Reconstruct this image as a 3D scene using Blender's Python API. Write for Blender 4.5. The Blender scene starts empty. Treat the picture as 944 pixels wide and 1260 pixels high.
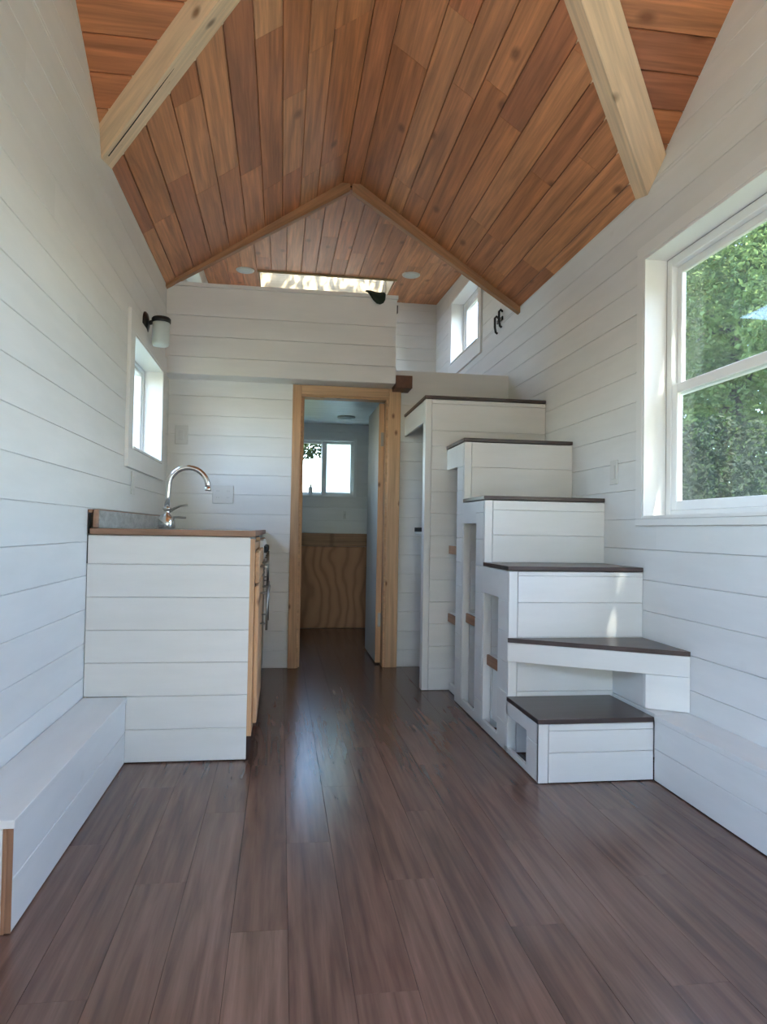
import bpy, bmesh, math, random
from mathutils import Vector, Matrix
random.seed(7)
SC = bpy.context.scene
COL = SC.collection
V = Vector

# ------------------------------------------------------------------ camera
FPX = 870.0
CAMH = 0.97
cam_d = bpy.data.cameras.new('camera')
cam = bpy.data.objects.new('camera', cam_d)
COL.objects.link(cam)
cam_d.sensor_fit = 'VERTICAL'
cam_d.sensor_height = 36.0
cam_d.lens = FPX / 1260.0 * 36.0
cam_d.clip_start = 0.02
yaw, pitch, roll = math.radians(8.214), math.radians(1.461), math.radians(1.0)
Mc = (Matrix.Rotation(-yaw, 4, 'Z') @ Matrix.Rotation(math.radians(90) + pitch, 4, 'X')
      @ Matrix.Rotation(roll, 4, 'Z'))
Mc.translation = V((0, 0, CAMH))
cam.matrix_world = Mc
SC.camera = cam

# ------------------------------------------------------------------ world, sun, exposure
SUN_TRAVEL = V((-0.20, 0.72, -1.0)).normalized()
w = bpy.data.worlds.new('world')
SC.world = w
w.use_nodes = True
nt = w.node_tree
nt.nodes.clear()
sky = nt.nodes.new('ShaderNodeTexSky')
sky.sky_type = 'NISHITA'
sky.sun_disc = False
sky.sun_elevation = math.asin(-SUN_TRAVEL.z)
sky.sun_rotation = math.atan2(-SUN_TRAVEL.x, -SUN_TRAVEL.y)
sky.air_density = 1.0
sky.dust_density = 1.0
sky.ozone_density = 1.0
bg = nt.nodes.new('ShaderNodeBackground')
bg.inputs['Strength'].default_value = 1.0
wo = nt.nodes.new('ShaderNodeOutputWorld')
nt.links.new(sky.outputs[0], bg.inputs[0])
nt.links.new(bg.outputs[0], wo.inputs[0])

sd = bpy.data.lights.new('sun', 'SUN')
sd.energy = 13.0
sd.angle = math.radians(0.6)
sd.color = (1.0, 0.93, 0.82)
sun = bpy.data.objects.new('sun', sd)
COL.objects.link(sun)
sun.rotation_euler = SUN_TRAVEL.to_track_quat('-Z', 'Y').to_euler()
sun.location = (4, -6, 12)

vs = SC.view_settings
vs.view_transform = 'Standard'
vs.look = 'None'
vs.gamma = 1.0
vs.use_curve_mapping = False
vs.exposure = 1.5


def portal(name, loc, normal, sx, sy):
    """sky portal in a window opening (guides sampling only, adds no light)"""
    l = bpy.data.lights.new(name, 'AREA')
    l.shape = 'RECTANGLE'
    l.size, l.size_y = sx, sy
    l.cycles.is_portal = True
    o = bpy.data.objects.new(name, l)
    COL.objects.link(o)
    o.location = loc
    o.rotation_euler = V(normal).to_track_quat('-Z', 'Z').to_euler()
    return o


# ------------------------------------------------------------------ materials
def new_mat(name):
    m = bpy.data.materials.new(name)
    m.use_nodes = True
    n = m.node_tree
    b = n.nodes['Principled BSDF']
    return m, n, b


def N(n, t, **kw):
    x = n.nodes.new(t)
    for k, v in kw.items():
        setattr(x, k, v)
    return x


def L(n, a, b):
    n.links.new(a, b)


def plain(name, col, rough=0.5, metal=0.0, spec=0.5):
    m, n, b = new_mat(name)
    b.inputs['Base Color'].default_value = (*col, 1)
    b.inputs['Roughness'].default_value = rough
    b.inputs['Metallic'].default_value = metal
    b.inputs['Specular IOR Level'].default_value = spec
    return m


def coords(n):
    """object coordinates, shifted by a random amount for each object"""
    tc = N(n, 'ShaderNodeTexCoord')
    oi = N(n, 'ShaderNodeObjectInfo')
    mul = N(n, 'ShaderNodeMath', operation='MULTIPLY')
    mul.inputs[1].default_value = 53.0
    L(n, oi.outputs['Random'], mul.inputs[0])
    add = N(n, 'ShaderNodeVectorMath', operation='ADD')
    L(n, tc.outputs['Object'], add.inputs[0])
    L(n, mul.outputs[0], add.inputs[1])
    return add.outputs[0], oi.outputs['Random']


def mapping(n, vec, scale):
    mp = N(n, 'ShaderNodeMapping')
    mp.inputs['Scale'].default_value = scale
    L(n, vec, mp.inputs['Vector'])
    return mp.outputs[0]


def noise(n, vec, scale, detail=4, rough=0.55, dist=0.0):
    t = N(n, 'ShaderNodeTexNoise')
    t.inputs['Scale'].default_value = scale
    t.inputs['Detail'].default_value = detail
    t.inputs['Roughness'].default_value = rough
    t.inputs['Distortion'].default_value = dist
    L(n, vec, t.inputs['Vector'])
    return t.outputs['Fac']


def ramp(n, fac, stops):
    r = N(n, 'ShaderNodeValToRGB')
    e = r.color_ramp.elements
    while len(e) < len(stops):
        e.new(0.5)
    for i, (p, c) in enumerate(stops):
        e[i].position = p
        e[i].color = (*c, 1) if len(c) == 3 else c
    L(n, fac, r.inputs['Fac'])
    return r.outputs['Color']


def mix(n, fac, a, b, mode='MIX'):
    x = N(n, 'ShaderNodeMix', data_type='RGBA', blend_type=mode)
    if isinstance(fac, (int, float)):
        x.inputs[0].default_value = fac
    else:
        L(n, fac, x.inputs[0])
    for s, v in ((6, a), (7, b)):
        if isinstance(v, (tuple, list)):
            x.inputs[s].default_value = (*v, 1)
        else:
            L(n, v, x.inputs[s])
    return x.outputs[2]


def bump(n, b, h, strength, dist=0.002):
    x = N(n, 'ShaderNodeBump')
    x.inputs['Strength'].default_value = strength
    x.inputs['Distance'].default_value = dist
    L(n, h, x.inputs['Height'])
    L(n, x.outputs[0], b.inputs['Normal'])


def wood(name, tones, grain_dark=0.72, rough=0.5, gscale=(0.9, 22, 22), knots=0.0,
         knot_col=(0.1, 0.04, 0.015), rings=0.25, kstr=0.9, bstr=0.25, fig=(0.35, 5, 5), coat=0.0):
    """procedural wood: local X is the grain; tones = per-piece colours"""
    m, n, b = new_mat(name)
    vec, rnd = coords(n)
    base = ramp(n, rnd, tones)
    g = noise(n, mapping(n, vec, gscale), 3.0, 6, 0.6, 0.3)
    gr = ramp(n, g, [(0.30, (grain_dark,) * 3), (0.62, (1.06,) * 3)])
    c = mix(n, 1.0, base, gr, 'MULTIPLY')
    f = noise(n, mapping(n, vec, fig), 2.6, 3, 0.5, 1.4)
    fr = ramp(n, f, [(0.32, (1 - rings,) * 3), (0.66, (1.08,) * 3)])
    c = mix(n, 1.0, c, fr, 'MULTIPLY')
    if knots > 0:
        vo = N(n, 'ShaderNodeTexVoronoi')
        vo.voronoi_dimensions = '2D'
        vo.inputs['Scale'].default_value = knots
        vo.inputs['Randomness'].default_value = 1.0
        L(n, mapping(n, vec, (0.55, 1.0, 1.0)), vo.inputs['Vector'])
        k = ramp(n, vo.outputs['Distance'], [(0.02, (1, 1, 1)), (0.065, (0, 0, 0))])
        kf = N(n, 'ShaderNodeMath', operation='MULTIPLY')
        kf.inputs[1].default_value = kstr
        L(n, k, kf.inputs[0])
        c = mix(n, kf.outputs[0], c, knot_col)
    L(n, c, b.inputs['Base Color'])
    b.inputs['Roughness'].default_value = rough
    b.inputs['Coat Weight'].default_value = coat
    b.inputs['Coat Roughness'].default_value = 0.25
    bump(n, b, g, bstr, 0.001)
    return m


M = {}


def white_paint(name, a, bcol, rough):
    m, n, b = new_mat(name)
    vec, rnd = coords(n)
    f = noise(n, mapping(n, vec, (1.2, 6, 6)), 2.0, 4, 0.6)
    c = ramp(n, f, [(0.3, bcol), (0.7, a)])
    tint = ramp(n, rnd, [(0.0, (0.955, 0.955, 0.955)), (1.0, (1.0, 1.0, 1.0))])
    c = mix(n, 1.0, c, tint, 'MULTIPLY')
    vo = N(n, 'ShaderNodeTexVoronoi')
    vo.inputs['Scale'].default_value = 3.2
    L(n, mapping(n, vec, (0.7, 1, 1)), vo.inputs['Vector'])
    k = ramp(n, vo.outputs['Distance'], [(0.02, (0.10, 0.10, 0.10)), (0.07, (0, 0, 0))])
    c = mix(n, k, c, (0.45, 0.42, 0.33))
    L(n, c, b.inputs['Base Color'])
    b.inputs['Roughness'].default_value = rough
    g = noise(n, mapping(n, vec, (2, 30, 30)), 3.0, 5, 0.6)
    bump(n, b, g, 0.12, 0.001)
    return m


M['white'] = white_paint('white_painted_boards', (0.83, 0.83, 0.82), (0.77, 0.775, 0.765), 0.42)
M['white_trim'] = plain('white_trim_paint', (0.82, 0.82, 0.81), 0.38)
M['door_paint'] = plain('door_paint', (0.62, 0.60, 0.57), 0.75, spec=0.2)
M['vinyl'] = plain('white_vinyl', (0.84, 0.85, 0.85), 0.3)
M['gap'] = plain('board_backing', (0.5, 0.495, 0.48), 0.9)
M['plastic'] = plain('white_plastic', (0.70, 0.70, 0.68), 0.3)
M['plastic_line'] = plain('plate_slots', (0.35, 0.35, 0.34), 0.5)
M['ceil'] = wood('stained_ceiling_boards',
                 [(0.0, (0.56, 0.215, 0.085)), (0.2, (0.67, 0.30, 0.138)), (0.4, (0.46, 0.17, 0.080)),
                  (0.6, (0.71, 0.335, 0.155)), (0.8, (0.62, 0.23, 0.10)), (1.0, (0.73, 0.375, 0.18))],
                 knots=2.2, knot_col=(0.16, 0.055, 0.02), rings=0.34, rough=0.42, kstr=0.75)
M['ceil_dark'] = plain('ceiling_backing', (0.07, 0.03, 0.015), 0.9)
M['trimwood'] = wood('brown_trim_wood', [(0.0, (0.46, 0.245, 0.13)), (1.0, (0.52, 0.285, 0.15))], knots=2.0, rough=0.5)
M['beam'] = wood('pale_beam_wood', [(0.0, (0.82, 0.60, 0.39)), (1.0, (0.86, 0.64, 0.42))], grain_dark=0.86,
                 knots=3.6, knot_col=(0.22, 0.11, 0.05), rings=0.12)
M['pine'] = wood('pine', [(0.0, (0.58, 0.34, 0.185)), (1.0, (0.65, 0.40, 0.225))], grain_dark=0.82, knots=4.6,
                 knot_col=(0.16, 0.06, 0.02), rings=0.16)
M['rawedge'] = wood('raw_wood_edge', [(0.0, (0.34, 0.175, 0.105)), (1.0, (0.40, 0.21, 0.12))], grain_dark=0.8)
M['darkbeam'] = wood('dark_brown_beam', [(0.0, (0.13, 0.05, 0.028)), (1.0, (0.16, 0.065, 0.033))])
M['counter_edge'] = wood('counter_edge_wood', [(0.0, (0.36, 0.20, 0.13)), (1.0, (0.40, 0.23, 0.15))], knots=0)
M['floor'] = wood('laminate_floor',
                  [(0.0, (0.15, 0.080, 0.060)), (0.35, (0.185, 0.102, 0.076)), (0.7, (0.168, 0.088, 0.066)),
                   (1.0, (0.20, 0.114, 0.084))],
                  grain_dark=0.70, rough=0.23, gscale=(0.8, 16, 16), rings=0.34, bstr=0.06, fig=(0.5, 7, 7))
M['tread'] = wood('dark_tread_laminate', [(0.0, (0.070, 0.048, 0.046)), (1.0, (0.085, 0.058, 0.054))],
                  grain_dark=0.75, rough=0.3, bstr=0.05)
M['chrome'] = plain('chrome', (0.82, 0.83, 0.84), 0.09, 1.0)
M['steel'] = plain('brushed_steel', (0.30, 0.30, 0.29), 0.36, 1.0)
M['black'] = plain('black_metal', (0.012, 0.012, 0.012), 0.35)
M['blackmat'] = plain('black_matte', (0.015, 0.015, 0.016), 0.8)
M['green_cloth'] = plain('dark_green_cloth', (0.022, 0.035, 0.026), 0.9)


def plywood():
    m, n, b = new_mat('plywood')
    vec, rnd = coords(n)
    wv = N(n, 'ShaderNodeTexWave', wave_type='BANDS', bands_direction='X')
    wv.inputs['Scale'].default_value = 2.2
    wv.inputs['Distortion'].default_value = 13.0
    wv.inputs['Detail'].default_value = 2.0
    wv.inputs['Detail Scale'].default_value = 0.75
    L(n, mapping(n, vec, (1.5, 0.45, 1)), wv.inputs['Vector'])
    c = ramp(n, wv.outputs['Fac'], [(0.03, (0.37, 0.175, 0.085)), (0.35, (0.47, 0.235, 0.12)), (1.0, (0.52, 0.27, 0.14))])
    L(n, c, b.inputs['Base Color'])
    b.inputs['Roughness'].default_value = 0.55
    return m


M['ply'] = plywood()


def stone():
    m, n, b = new_mat('grey_stone_laminate')
    vec, rnd = coords(n)
    f = noise(n, mapping(n, vec, (4, 9, 9)), 3.0, 6, 0.7, 0.6)
    c = ramp(n, f, [(0.3, (0.20, 0.20, 0.19)), (0.5, (0.36, 0.36, 0.35)), (0.7, (0.52, 0.52, 0.50))])
    L(n, c, b.inputs['Base Color'])
    b.inputs['Roughness'].default_value = 0.3
    return m


M['stone'] = stone()
M['deck'] = wood('pale_deck_wood', [(0.0, (0.56, 0.37, 0.20)), (1.0, (0.60, 0.40, 0.22))], grain_dark=0.9, rings=0.1)


def glass(name, tint, haze=0.0):
    m, n, b = new_mat(name)
    n.nodes.remove(b)
    out = n.nodes['Material Output']
    tr = N(n, 'ShaderNodeBsdfTransparent')
    tr.inputs[0].default_value = (*tint, 1)
    gl = N(n, 'ShaderNodeBsdfGlossy')
    gl.inputs['Roughness'].default_value = 0.02
    fr = N(n, 'ShaderNodeFresnel')
    geo = N(n, 'ShaderNodeNewGeometry')          # same reflectance on both faces of a pane
    ior = N(n, 'ShaderNodeMapRange')
    ior.inputs['To Min'].default_value = 1.45
    ior.inputs['To Max'].default_value = 1 / 1.45
    L(n, geo.outputs['Backfacing'], ior.inputs['Value'])
    L(n, ior.outputs[0], fr.inputs['IOR'])
    mx = N(n, 'ShaderNodeMixShader')
    L(n, fr.outputs[0], mx.inputs[0])
    L(n, tr.outputs[0], mx.inputs[1])
    L(n, gl.outputs[0], mx.inputs[2])
    last = mx.outputs[0]
    if haze:
        df = N(n, 'ShaderNodeBsdfTranslucent')
        df.inputs[0].default_value = (0.9, 0.92, 0.95, 1)
        tc = N(n, 'ShaderNodeTexCoord')
        mp = N(n, 'ShaderNodeMapping')
        mp.inputs['Scale'].default_value = (2.2, 2.2, 2.2)
        mp.inputs['Rotation'].default_value = (0, 0, math.radians(-33))
        L(n, tc.outputs['Object'], mp.inputs['Vector'])
        mp2 = mapping(n, mp.outputs[0], (1.0, 6.0, 1.0))
        f = noise(n, mp2, 1.6, 3, 0.6)
        h = N(n, 'ShaderNodeMapRange')
        h.inputs['From Min'].default_value = 0.42
        h.inputs['From Max'].default_value = 0.72
        h.inputs['To Min'].default_value = 0.01
        h.inputs['To Max'].default_value = haze
        L(n, f, h.inputs['Value'])
        m2 = N(n, 'ShaderNodeMixShader')
        L(n, h.outputs[0], m2.inputs[0])
        L(n, last, m2.inputs[1])
        L(n, df.outputs[0], m2.inputs[2])
        last = m2.outputs[0]
    L(n, last, out.inputs['Surface'])
    return m


M['glass'] = glass('clear_glass', (0.96, 0.98, 0.97))
M['glass_dusty'] = glass('dusty_glass', (0.93, 0.96, 0.95), 0.004)


def frosted(name, col, tr):
    m, n, b = new_mat(name)
    n.nodes.remove(b)
    out = n.nodes['Material Output']
    t = N(n, 'ShaderNodeBsdfTranslucent')
    t.inputs[0].default_value = (*col, 1)
    d = N(n, 'ShaderNodeBsdfPrincipled')
    d.inputs['Base Color'].default_value = (*col, 1)
    d.inputs['Roughness'].default_value = 0.35
    mx = N(n, 'ShaderNodeMixShader')
    mx.inputs[0].default_value = tr
    L(n, d.outputs[0], mx.inputs[1])
    L(n, t.outputs[0], mx.inputs[2])
    L(n, mx.outputs[0], out.inputs['Surface'])
    return m


M['frost'] = frosted('frosted_glass', (0.90, 0.97, 0.92), 0.85)
M['shade'] = frosted('opal_shade_glass', (0.82, 0.86, 0.85), 0.5)


def leaf_mat(name, a, bcol):
    m, n, b = new_mat(name)
    n.nodes.remove(b)
    out = n.nodes['Material Output']
    tc = N(n, 'ShaderNodeTexCoord')
    f = noise(n, tc.outputs['Object'], 1.3, 4, 0.7)
    c = ramp(n, f, [(0.3, a), (0.7, bcol)])
    d = N(n, 'ShaderNodeBsdfPrincipled')
    d.inputs['Roughness'].default_value = 0.65
    d.inputs['Specular IOR Level'].default_value = 0.2
    L(n, c, d.inputs['Base Color'])
    t = N(n, 'ShaderNodeBsdfTranslucent')
    L(n, c, t.inputs[0])
    mx = N(n, 'ShaderNodeMixShader')
    mx.inputs[0].default_value = 0.35
    L(n, d.outputs[0], mx.inputs[1])
    L(n, t.outputs[0], mx.inputs[2])
    L(n, mx.outputs[0], out.inputs['Surface'])
    return m


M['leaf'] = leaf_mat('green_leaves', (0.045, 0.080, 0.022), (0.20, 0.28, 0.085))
M['leaf_shaded'] = leaf_mat('shaded_leaves', (0.006, 0.013, 0.005), (0.028, 0.048, 0.016))  # leaf colour darkened to paint in the shade on the foliage
M['bark'] = plain('bark', (0.035, 0.026, 0.02), 0.9)


def ground_mat(name, ca, cb_):
    m, n, b = new_mat(name)
    tc = N(n, 'ShaderNodeTexCoord')
    f = noise(n, tc.outputs['Object'], 0.8, 6, 0.65)
    c = ramp(n, f, [(0.35, ca), (0.65, cb_)])
    L(n, c, b.inputs['Base Color'])
    b.inputs['Roughness'].default_value = 0.95
    return m


M['ground'] = ground_mat('grass', (0.045, 0.07, 0.022), (0.09, 0.10, 0.045))
M['gravel'] = ground_mat('bounce_gravel', (0.46, 0.375, 0.25), (0.38, 0.32, 0.20))  # bright tan for the added yard that bounces warm light


# ------------------------------------------------------------------ helpers
def mesh_obj(name, verts, faces, mat, parent=None, M4=None, smooth=False):
    """verts are world coordinates; M4 is the object's own frame"""
    if M4 is None:
        M4 = Matrix.Identity(4)
    inv = M4.inverted()
    me = bpy.data.meshes.new(name)
    me.from_pydata([tuple(inv @ V(v)) for v in verts], [], faces)
    me.materials.append(mat)
    bm = bmesh.new()
    bm.from_mesh(me)
    bmesh.ops.recalc_face_normals(bm, faces=bm.faces)
    bm.to_mesh(me)
    bm.free()
    if smooth:
        me.polygons.foreach_set('use_smooth', [True] * len(me.polygons))
    o = bpy.data.objects.new(name, me)
    COL.objects.link(o)
    attach(o, parent, M4)
    return o


def wmat(o):
    return WM[o.name]


WM = {}


def attach(o, parent, M4):
    WM[o.name] = M4.copy()
    if parent is not None:
        o.parent = parent
        o.matrix_local = WM[parent.name].inverted() @ M4
    else:
        o.matrix_world = M4


def thing(name, label, cat, loc, group=None):
    o = bpy.data.objects.new(name, None)
    o.empty_display_size = 0.1
    COL.objects.link(o)
    attach(o, None, Matrix.Translation(V(loc)))
    return tag(o, label, cat, group)


def tag(o, label, cat, group=None, kind=None):
    o['label'] = label
    o['category'] = cat
    if group:
        o['group'] = group
    if kind:
        o['kind'] = kind
    return o


def frame(U, W, c):
    U = V(U).normalized()
    W = V(W).normalized()
    Nn = U.cross(W)
    m = Matrix((U, W, Nn)).transposed().to_4x4()
    m.translation = V(c)
    return m


def box(name, x0, x1, y0, y1, z0, z1, mat, parent=None, bev=0.0015):
    x0, x1 = min(x0, x1), max(x0, x1)
    y0, y1 = min(y0, y1), max(y0, y1)
    z0, z1 = min(z0, z1), max(z0, z1)
    d = (x1 - x0, y1 - y0, z1 - z0)
    c = ((x0 + x1) / 2, (y0 + y1) / 2, (z0 + z1) / 2)
    k = max(range(3), key=lambda i: d[i])
    U, W = [((1, 0, 0), (0, 1, 0)), ((0, 1, 0), (0, 0, 1)), ((0, 0, 1), (1, 0, 0))][k]
    M4 = frame(U, W, c)
    R = M4.to_3x3()
    hx = [abs((R.transposed() @ V((d[0], 0, 0)))[i]) + abs((R.transposed() @ V((0, d[1], 0)))[i])
          + abs((R.transposed() @ V((0, 0, d[2])))[i]) for i in range(3)]
    bm = bmesh.new()
    bmesh.ops.create_cube(bm, size=1.0)
    for v in bm.verts:
        v.co = V((v.co.x * hx[0], v.co.y * hx[1], v.co.z * hx[2]))
    b = min(bev, min(hx) * 0.3)
    if b > 0:
        bmesh.ops.bevel(bm, geom=list(bm.edges), offset=b, segments=1, affect='EDGES')
    me = bpy.data.meshes.new(name)
    bm.to_mesh(me)
    bm.free()
    me.materials.append(mat)
    o = bpy.data.objects.new(name, me)
    COL.objects.link(o)
    attach(o, parent, M4)
    return o


def boxes(name, lst, mat, parent=None):
    """several plain boxes joined into one mesh (wall cores)"""
    vs_, fs = [], []
    for (x0, x1, y0, y1, z0, z1) in lst:
        b = len(vs_)
        vs_ += [(x, y, z) for x in (x0, x1) for y in (y0, y1) for z in (z0, z1)]
        fs += [[b + i for i in f] for f in ((0, 1, 3, 2), (4, 6, 7, 5), (0, 4, 5, 1), (2, 3, 7, 6), (0, 2, 6, 4), (1, 5, 7, 3))]
    return mesh_obj(name, vs_, fs, mat, parent)


def prism(name, pts, vec, mat, parent=None, grain=None):
    """polygon pts (3D) extruded by vec"""
    vec = V(vec)
    pts = [V(p) for p in pts]
    n = len(pts)
    verts = pts + [p + vec for p in pts]
    faces = [list(range(n)), list(range(2 * n - 1, n - 1, -1))]
    faces += [[i, (i + 1) % n, n + (i + 1) % n, n + i] for i in range(n)]
    c = sum(verts, V((0, 0, 0))) / (2 * n)
    M4 = Matrix.Translation(c)
    if grain is not None:
        U = V(grain).normalized()
        W = V((0, 0, 1)) if abs(U.z) < 0.9 else V((1, 0, 0))
        W = (W - U * W.dot(U)).normalized()
        M4 = frame(U, W, c)
    return mesh_obj(name, verts, faces, mat, parent, M4)


def clip(poly, a, b, c):
    """keep a*u + b*v + c >= 0"""
    out = []
    for i in range(len(poly)):
        p, q = poly[i], poly[(i + 1) % len(poly)]
        dp, dq = a * p[0] + b * p[1] + c, a * q[0] + b * q[1] + c
        if dp >= 0:
            out.append(p)
        if dp * dq < 0:
            t = dp / (dp - dq)
            out.append((p[0] + (q[0] - p[0]) * t, p[1] + (q[1] - p[1]) * t))
    return out


def plank(name, O, U, W, Nn, poly, v0, v1, t, ch, mat, parent):
    """board: polygon poly (u, v); long edges chamfered; front face at O, back at O - Nn*t"""
    O, U, W, Nn = V(O), V(U), V(W), V(Nn)
    n = len(poly)
    pos = lambda u, v, d: O + U * u + W * v - Nn * d
    front = [pos(u, min(max(v, v0 + ch), v1 - ch), 0) for u, v in poly]
    mid = [pos(u, v, ch) for u, v in poly]
    back = [pos(u, v, t) for u, v in poly]
    verts = front + mid + back
    faces = [list(range(n)), list(range(3 * n - 1, 2 * n - 1, -1))]
    for r in (0, n):
        faces += [[r + i, r + n + i, r + n + (i + 1) % n, r + (i + 1) % n] for i in range(n)]
    cu = sum(p[0] for p in poly) / n
    cv = sum(p[1] for p in poly) / n
    return mesh_obj(name, verts, faces, mat, parent, frame(U, W, pos(cu, cv, 0)))


def planks(name, O, U, W, Nn, u0, u1, rows, mat, parent, holes=(), clips=(), t=0.014, ch=0.002,
           gap=0.0006, cuts=None, end_gap=0.0):
    """rows = list of v joints; holes = (u0,u1,v0,v1); clips = half planes; cuts(row) -> butt joints"""
    made = []
    for r in range(len(rows) - 1):
        v0, v1 = rows[r] + gap, rows[r + 1] - gap
        if v1 - v0 < 0.006:
            continue
        segs = [(u0, u1, v0, v1)]
        for (a, b, c, d) in holes:
            nxt = []
            for (p, q, e, f) in segs:
                if b <= p or a >= q or d <= e or c >= f:
                    nxt.append((p, q, e, f))
                    continue
                if p < a:
                    nxt.append((p, a, e, f))
                if q > b:
                    nxt.append((b, q, e, f))
                if f > d + 0.004:
                    nxt.append((max(p, a), min(q, b), d, f))
                if e < c - 0.004:
                    nxt.append((max(p, a), min(q, b), e, c))
            segs = nxt
        for (p, q, e, f) in segs:
            cs = sorted(x for x in (cuts(r) if cuts else []) if p + 0.15 < x < q - 0.15)
            xs = [p] + cs + [q]
            for i in range(len(xs) - 1):
                a, b = xs[i] + end_gap, xs[i + 1] - end_gap
                poly = [(a, e), (b, e), (b, f), (a, f)]
                for h in clips:
                    poly = clip(poly, *h)
                    if len(poly) < 3:
                        break
                if len(poly) < 3:
                    continue
                ar = 0.5 * abs(sum(poly[k][0] * poly[(k + 1) % len(poly)][1] - poly[(k + 1) % len(poly)][0] * poly[k][1]
                                   for k in range(len(poly))))
                if ar < 2e-4:
                    continue
                made.append(plank(name, O, U, W, Nn, poly, e, f, t, min(ch, (f - e) * 0.3), mat, parent))
    return made


def tube(name, pts, r, mat, parent=None, seg=12, radii=None, cap=True):
    pts = [V(p) for p in pts]
    n = len(pts)
    verts, faces = [], []
    prevn = None
    for i, p in enumerate(pts):
        tng = (pts[min(i + 1, n - 1)] - pts[max(i - 1, 0)]).normalized()
        if prevn is None:
            a = V((0, 0, 1)) if abs(tng.z) < 0.9 else V((1, 0, 0))
            nn = tng.cross(a).normalized()
        else:
            nn = (prevn - tng * prevn.dot(tng)).normalized()
        prevn = nn
        bb = tng.cross(nn)
        rr = radii[i] if radii else r
        for k in range(seg):
            th = 2 * math.pi * k / seg
            verts.append(p + (nn * math.cos(th) + bb * math.sin(th)) * rr)
    for i in range(n - 1):
        for k in range(seg):
            a, b = i * seg + k, i * seg + (k + 1) % seg
            faces.append([a, b, b + seg, a + seg])
    if cap:
        faces.append(list(range(seg))[::-1])
        faces.append([(n - 1) * seg + k for k in range(seg)])
    c = sum(pts, V((0, 0, 0))) / n
    o = mesh_obj(name, verts, faces, mat, parent, Matrix.Translation(c))
    me = o.data
    for p in me.polygons:
        p.use_smooth = len(p.vertices) == 4
    return o


def lathe(name, base, axis, prof, mat, parent=None, seg=24):
    """prof = [(radius, height)] along axis from base"""
    base, axis = V(base), V(axis).normalized()
    return tube(name, [base + axis * (h + 1e-5 * i) for i, (r, h) in enumerate(prof)], 0, mat, parent, seg,
                [max(r, 1e-4) for r, h in prof])


# ------------------------------------------------------------------ dimensions (metres)
XL, XR = -0.78, 1.63          # side wall faces
YW = 4.98                     # bathroom partition face
YB = 7.50                     # back wall face
YF = -0.95                    # front wall face
ZE = 2.555                    # eave of the main gable
ZR = 3.33                     # ridge
RL, RR = 0.367, 0.483         # flat ridge strip
YT = 4.78                     # where the main gable meets the loft ceiling
YVL, YVR, KV = 3.14, 2.99, 1.15   # valleys at the walls, run towards the camera
LOFT0, LOFTS = 3.30, 0.05     # loft ceiling height at YT and rise
PITCH = 0.1374
T = 0.014


def loft_z(y):
    return LOFT0 + LOFTS * (y - YT)


# ground
g = mesh_obj('ground', [(-40, -40, -0.7), (40, -40, -0.7), (40, 40, -0.7), (-40, 40, -0.7)], [[0, 1, 2, 3]], M['ground'])
tag(g, 'grassy ground around the house', 'ground', kind='structure')
g = boxes('ground_bounce_added', [(-9, 10, -11, -1.6, -0.72, -0.68)], M['gravel'])  # unseen yard added to bounce warm sunlight indoors
tag(g, 'unseen tan gravel yard added to bounce warm light in at the glazed door', 'ground', kind='structure')

# ------------------------------------------------------------------ floor
fl = boxes('floor', [(XL - 0.1, XR + 0.1, YF - 0.1, YB + 0.1, -0.15, -0.010)], M['ceil_dark'])
tag(fl, 'dark brown wood laminate plank floor', 'floor', kind='structure')
FW = 0.136
nrow = int((XR - XL) / FW) + 1
rows = [i * FW for i in range(nrow)] + [XR - XL]
planks('floor_board', (XL, 0, 0), (0, 1, 0), (1, 0, 0), (0, 0, 1), YF, YB, rows, M['floor'], fl, t=0.0095, ch=0.0006,
       gap=0.0003, end_gap=0.0003,
       cuts=lambda r: [YF + 0.35 + (r * 0.47) % 1.2 + 1.2 * k for k in range(8)])

# ------------------------------------------------------------------ side walls
# openings (u0,u1 along y; z0,z1)
WIN_R = (1.05, 3.00, 1.04, 2.235)
WIN_L = (3.76, 4.66, 1.365, 1.965)
WIN_LR = (5.78, 6.76, 2.60, 3.22)
WIN_LL = (5.62, 6.62, 2.60, 3.22)
WIN_ADDED = (-0.45, 1.30, 1.04, 2.235)
DR = (0.115, 0.745, 0.0, 1.915)
WT = 0.17


def core_with_holes(x0, x1, y0, y1, z0, z1, holes):
    """boxes that fill a y-z rectangle except for the holes"""
    ys = sorted({y0, y1} | {h[0] for h in holes} | {h[1] for h in holes})
    ys = [y for y in ys if y0 <= y <= y1]
    out = []
    for a, b in zip(ys, ys[1:]):
        cut = sorted((h[2], h[3]) for h in holes if h[0] <= a and h[1] >= b)
        z = z0
        for c, d in cut:
            if c > z:
                out.append((x0, x1, a, b, z, c))
            z = d
        if z < z1:
            out.append((x0, x1, a, b, z, z1))
    return out


ZT = 3.50
rows_w = [0.0] + [0.49 + PITCH * k for k in range(-3, 22)]
rows_w = [r for r in rows_w if r < ZT] + [ZT]

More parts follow.
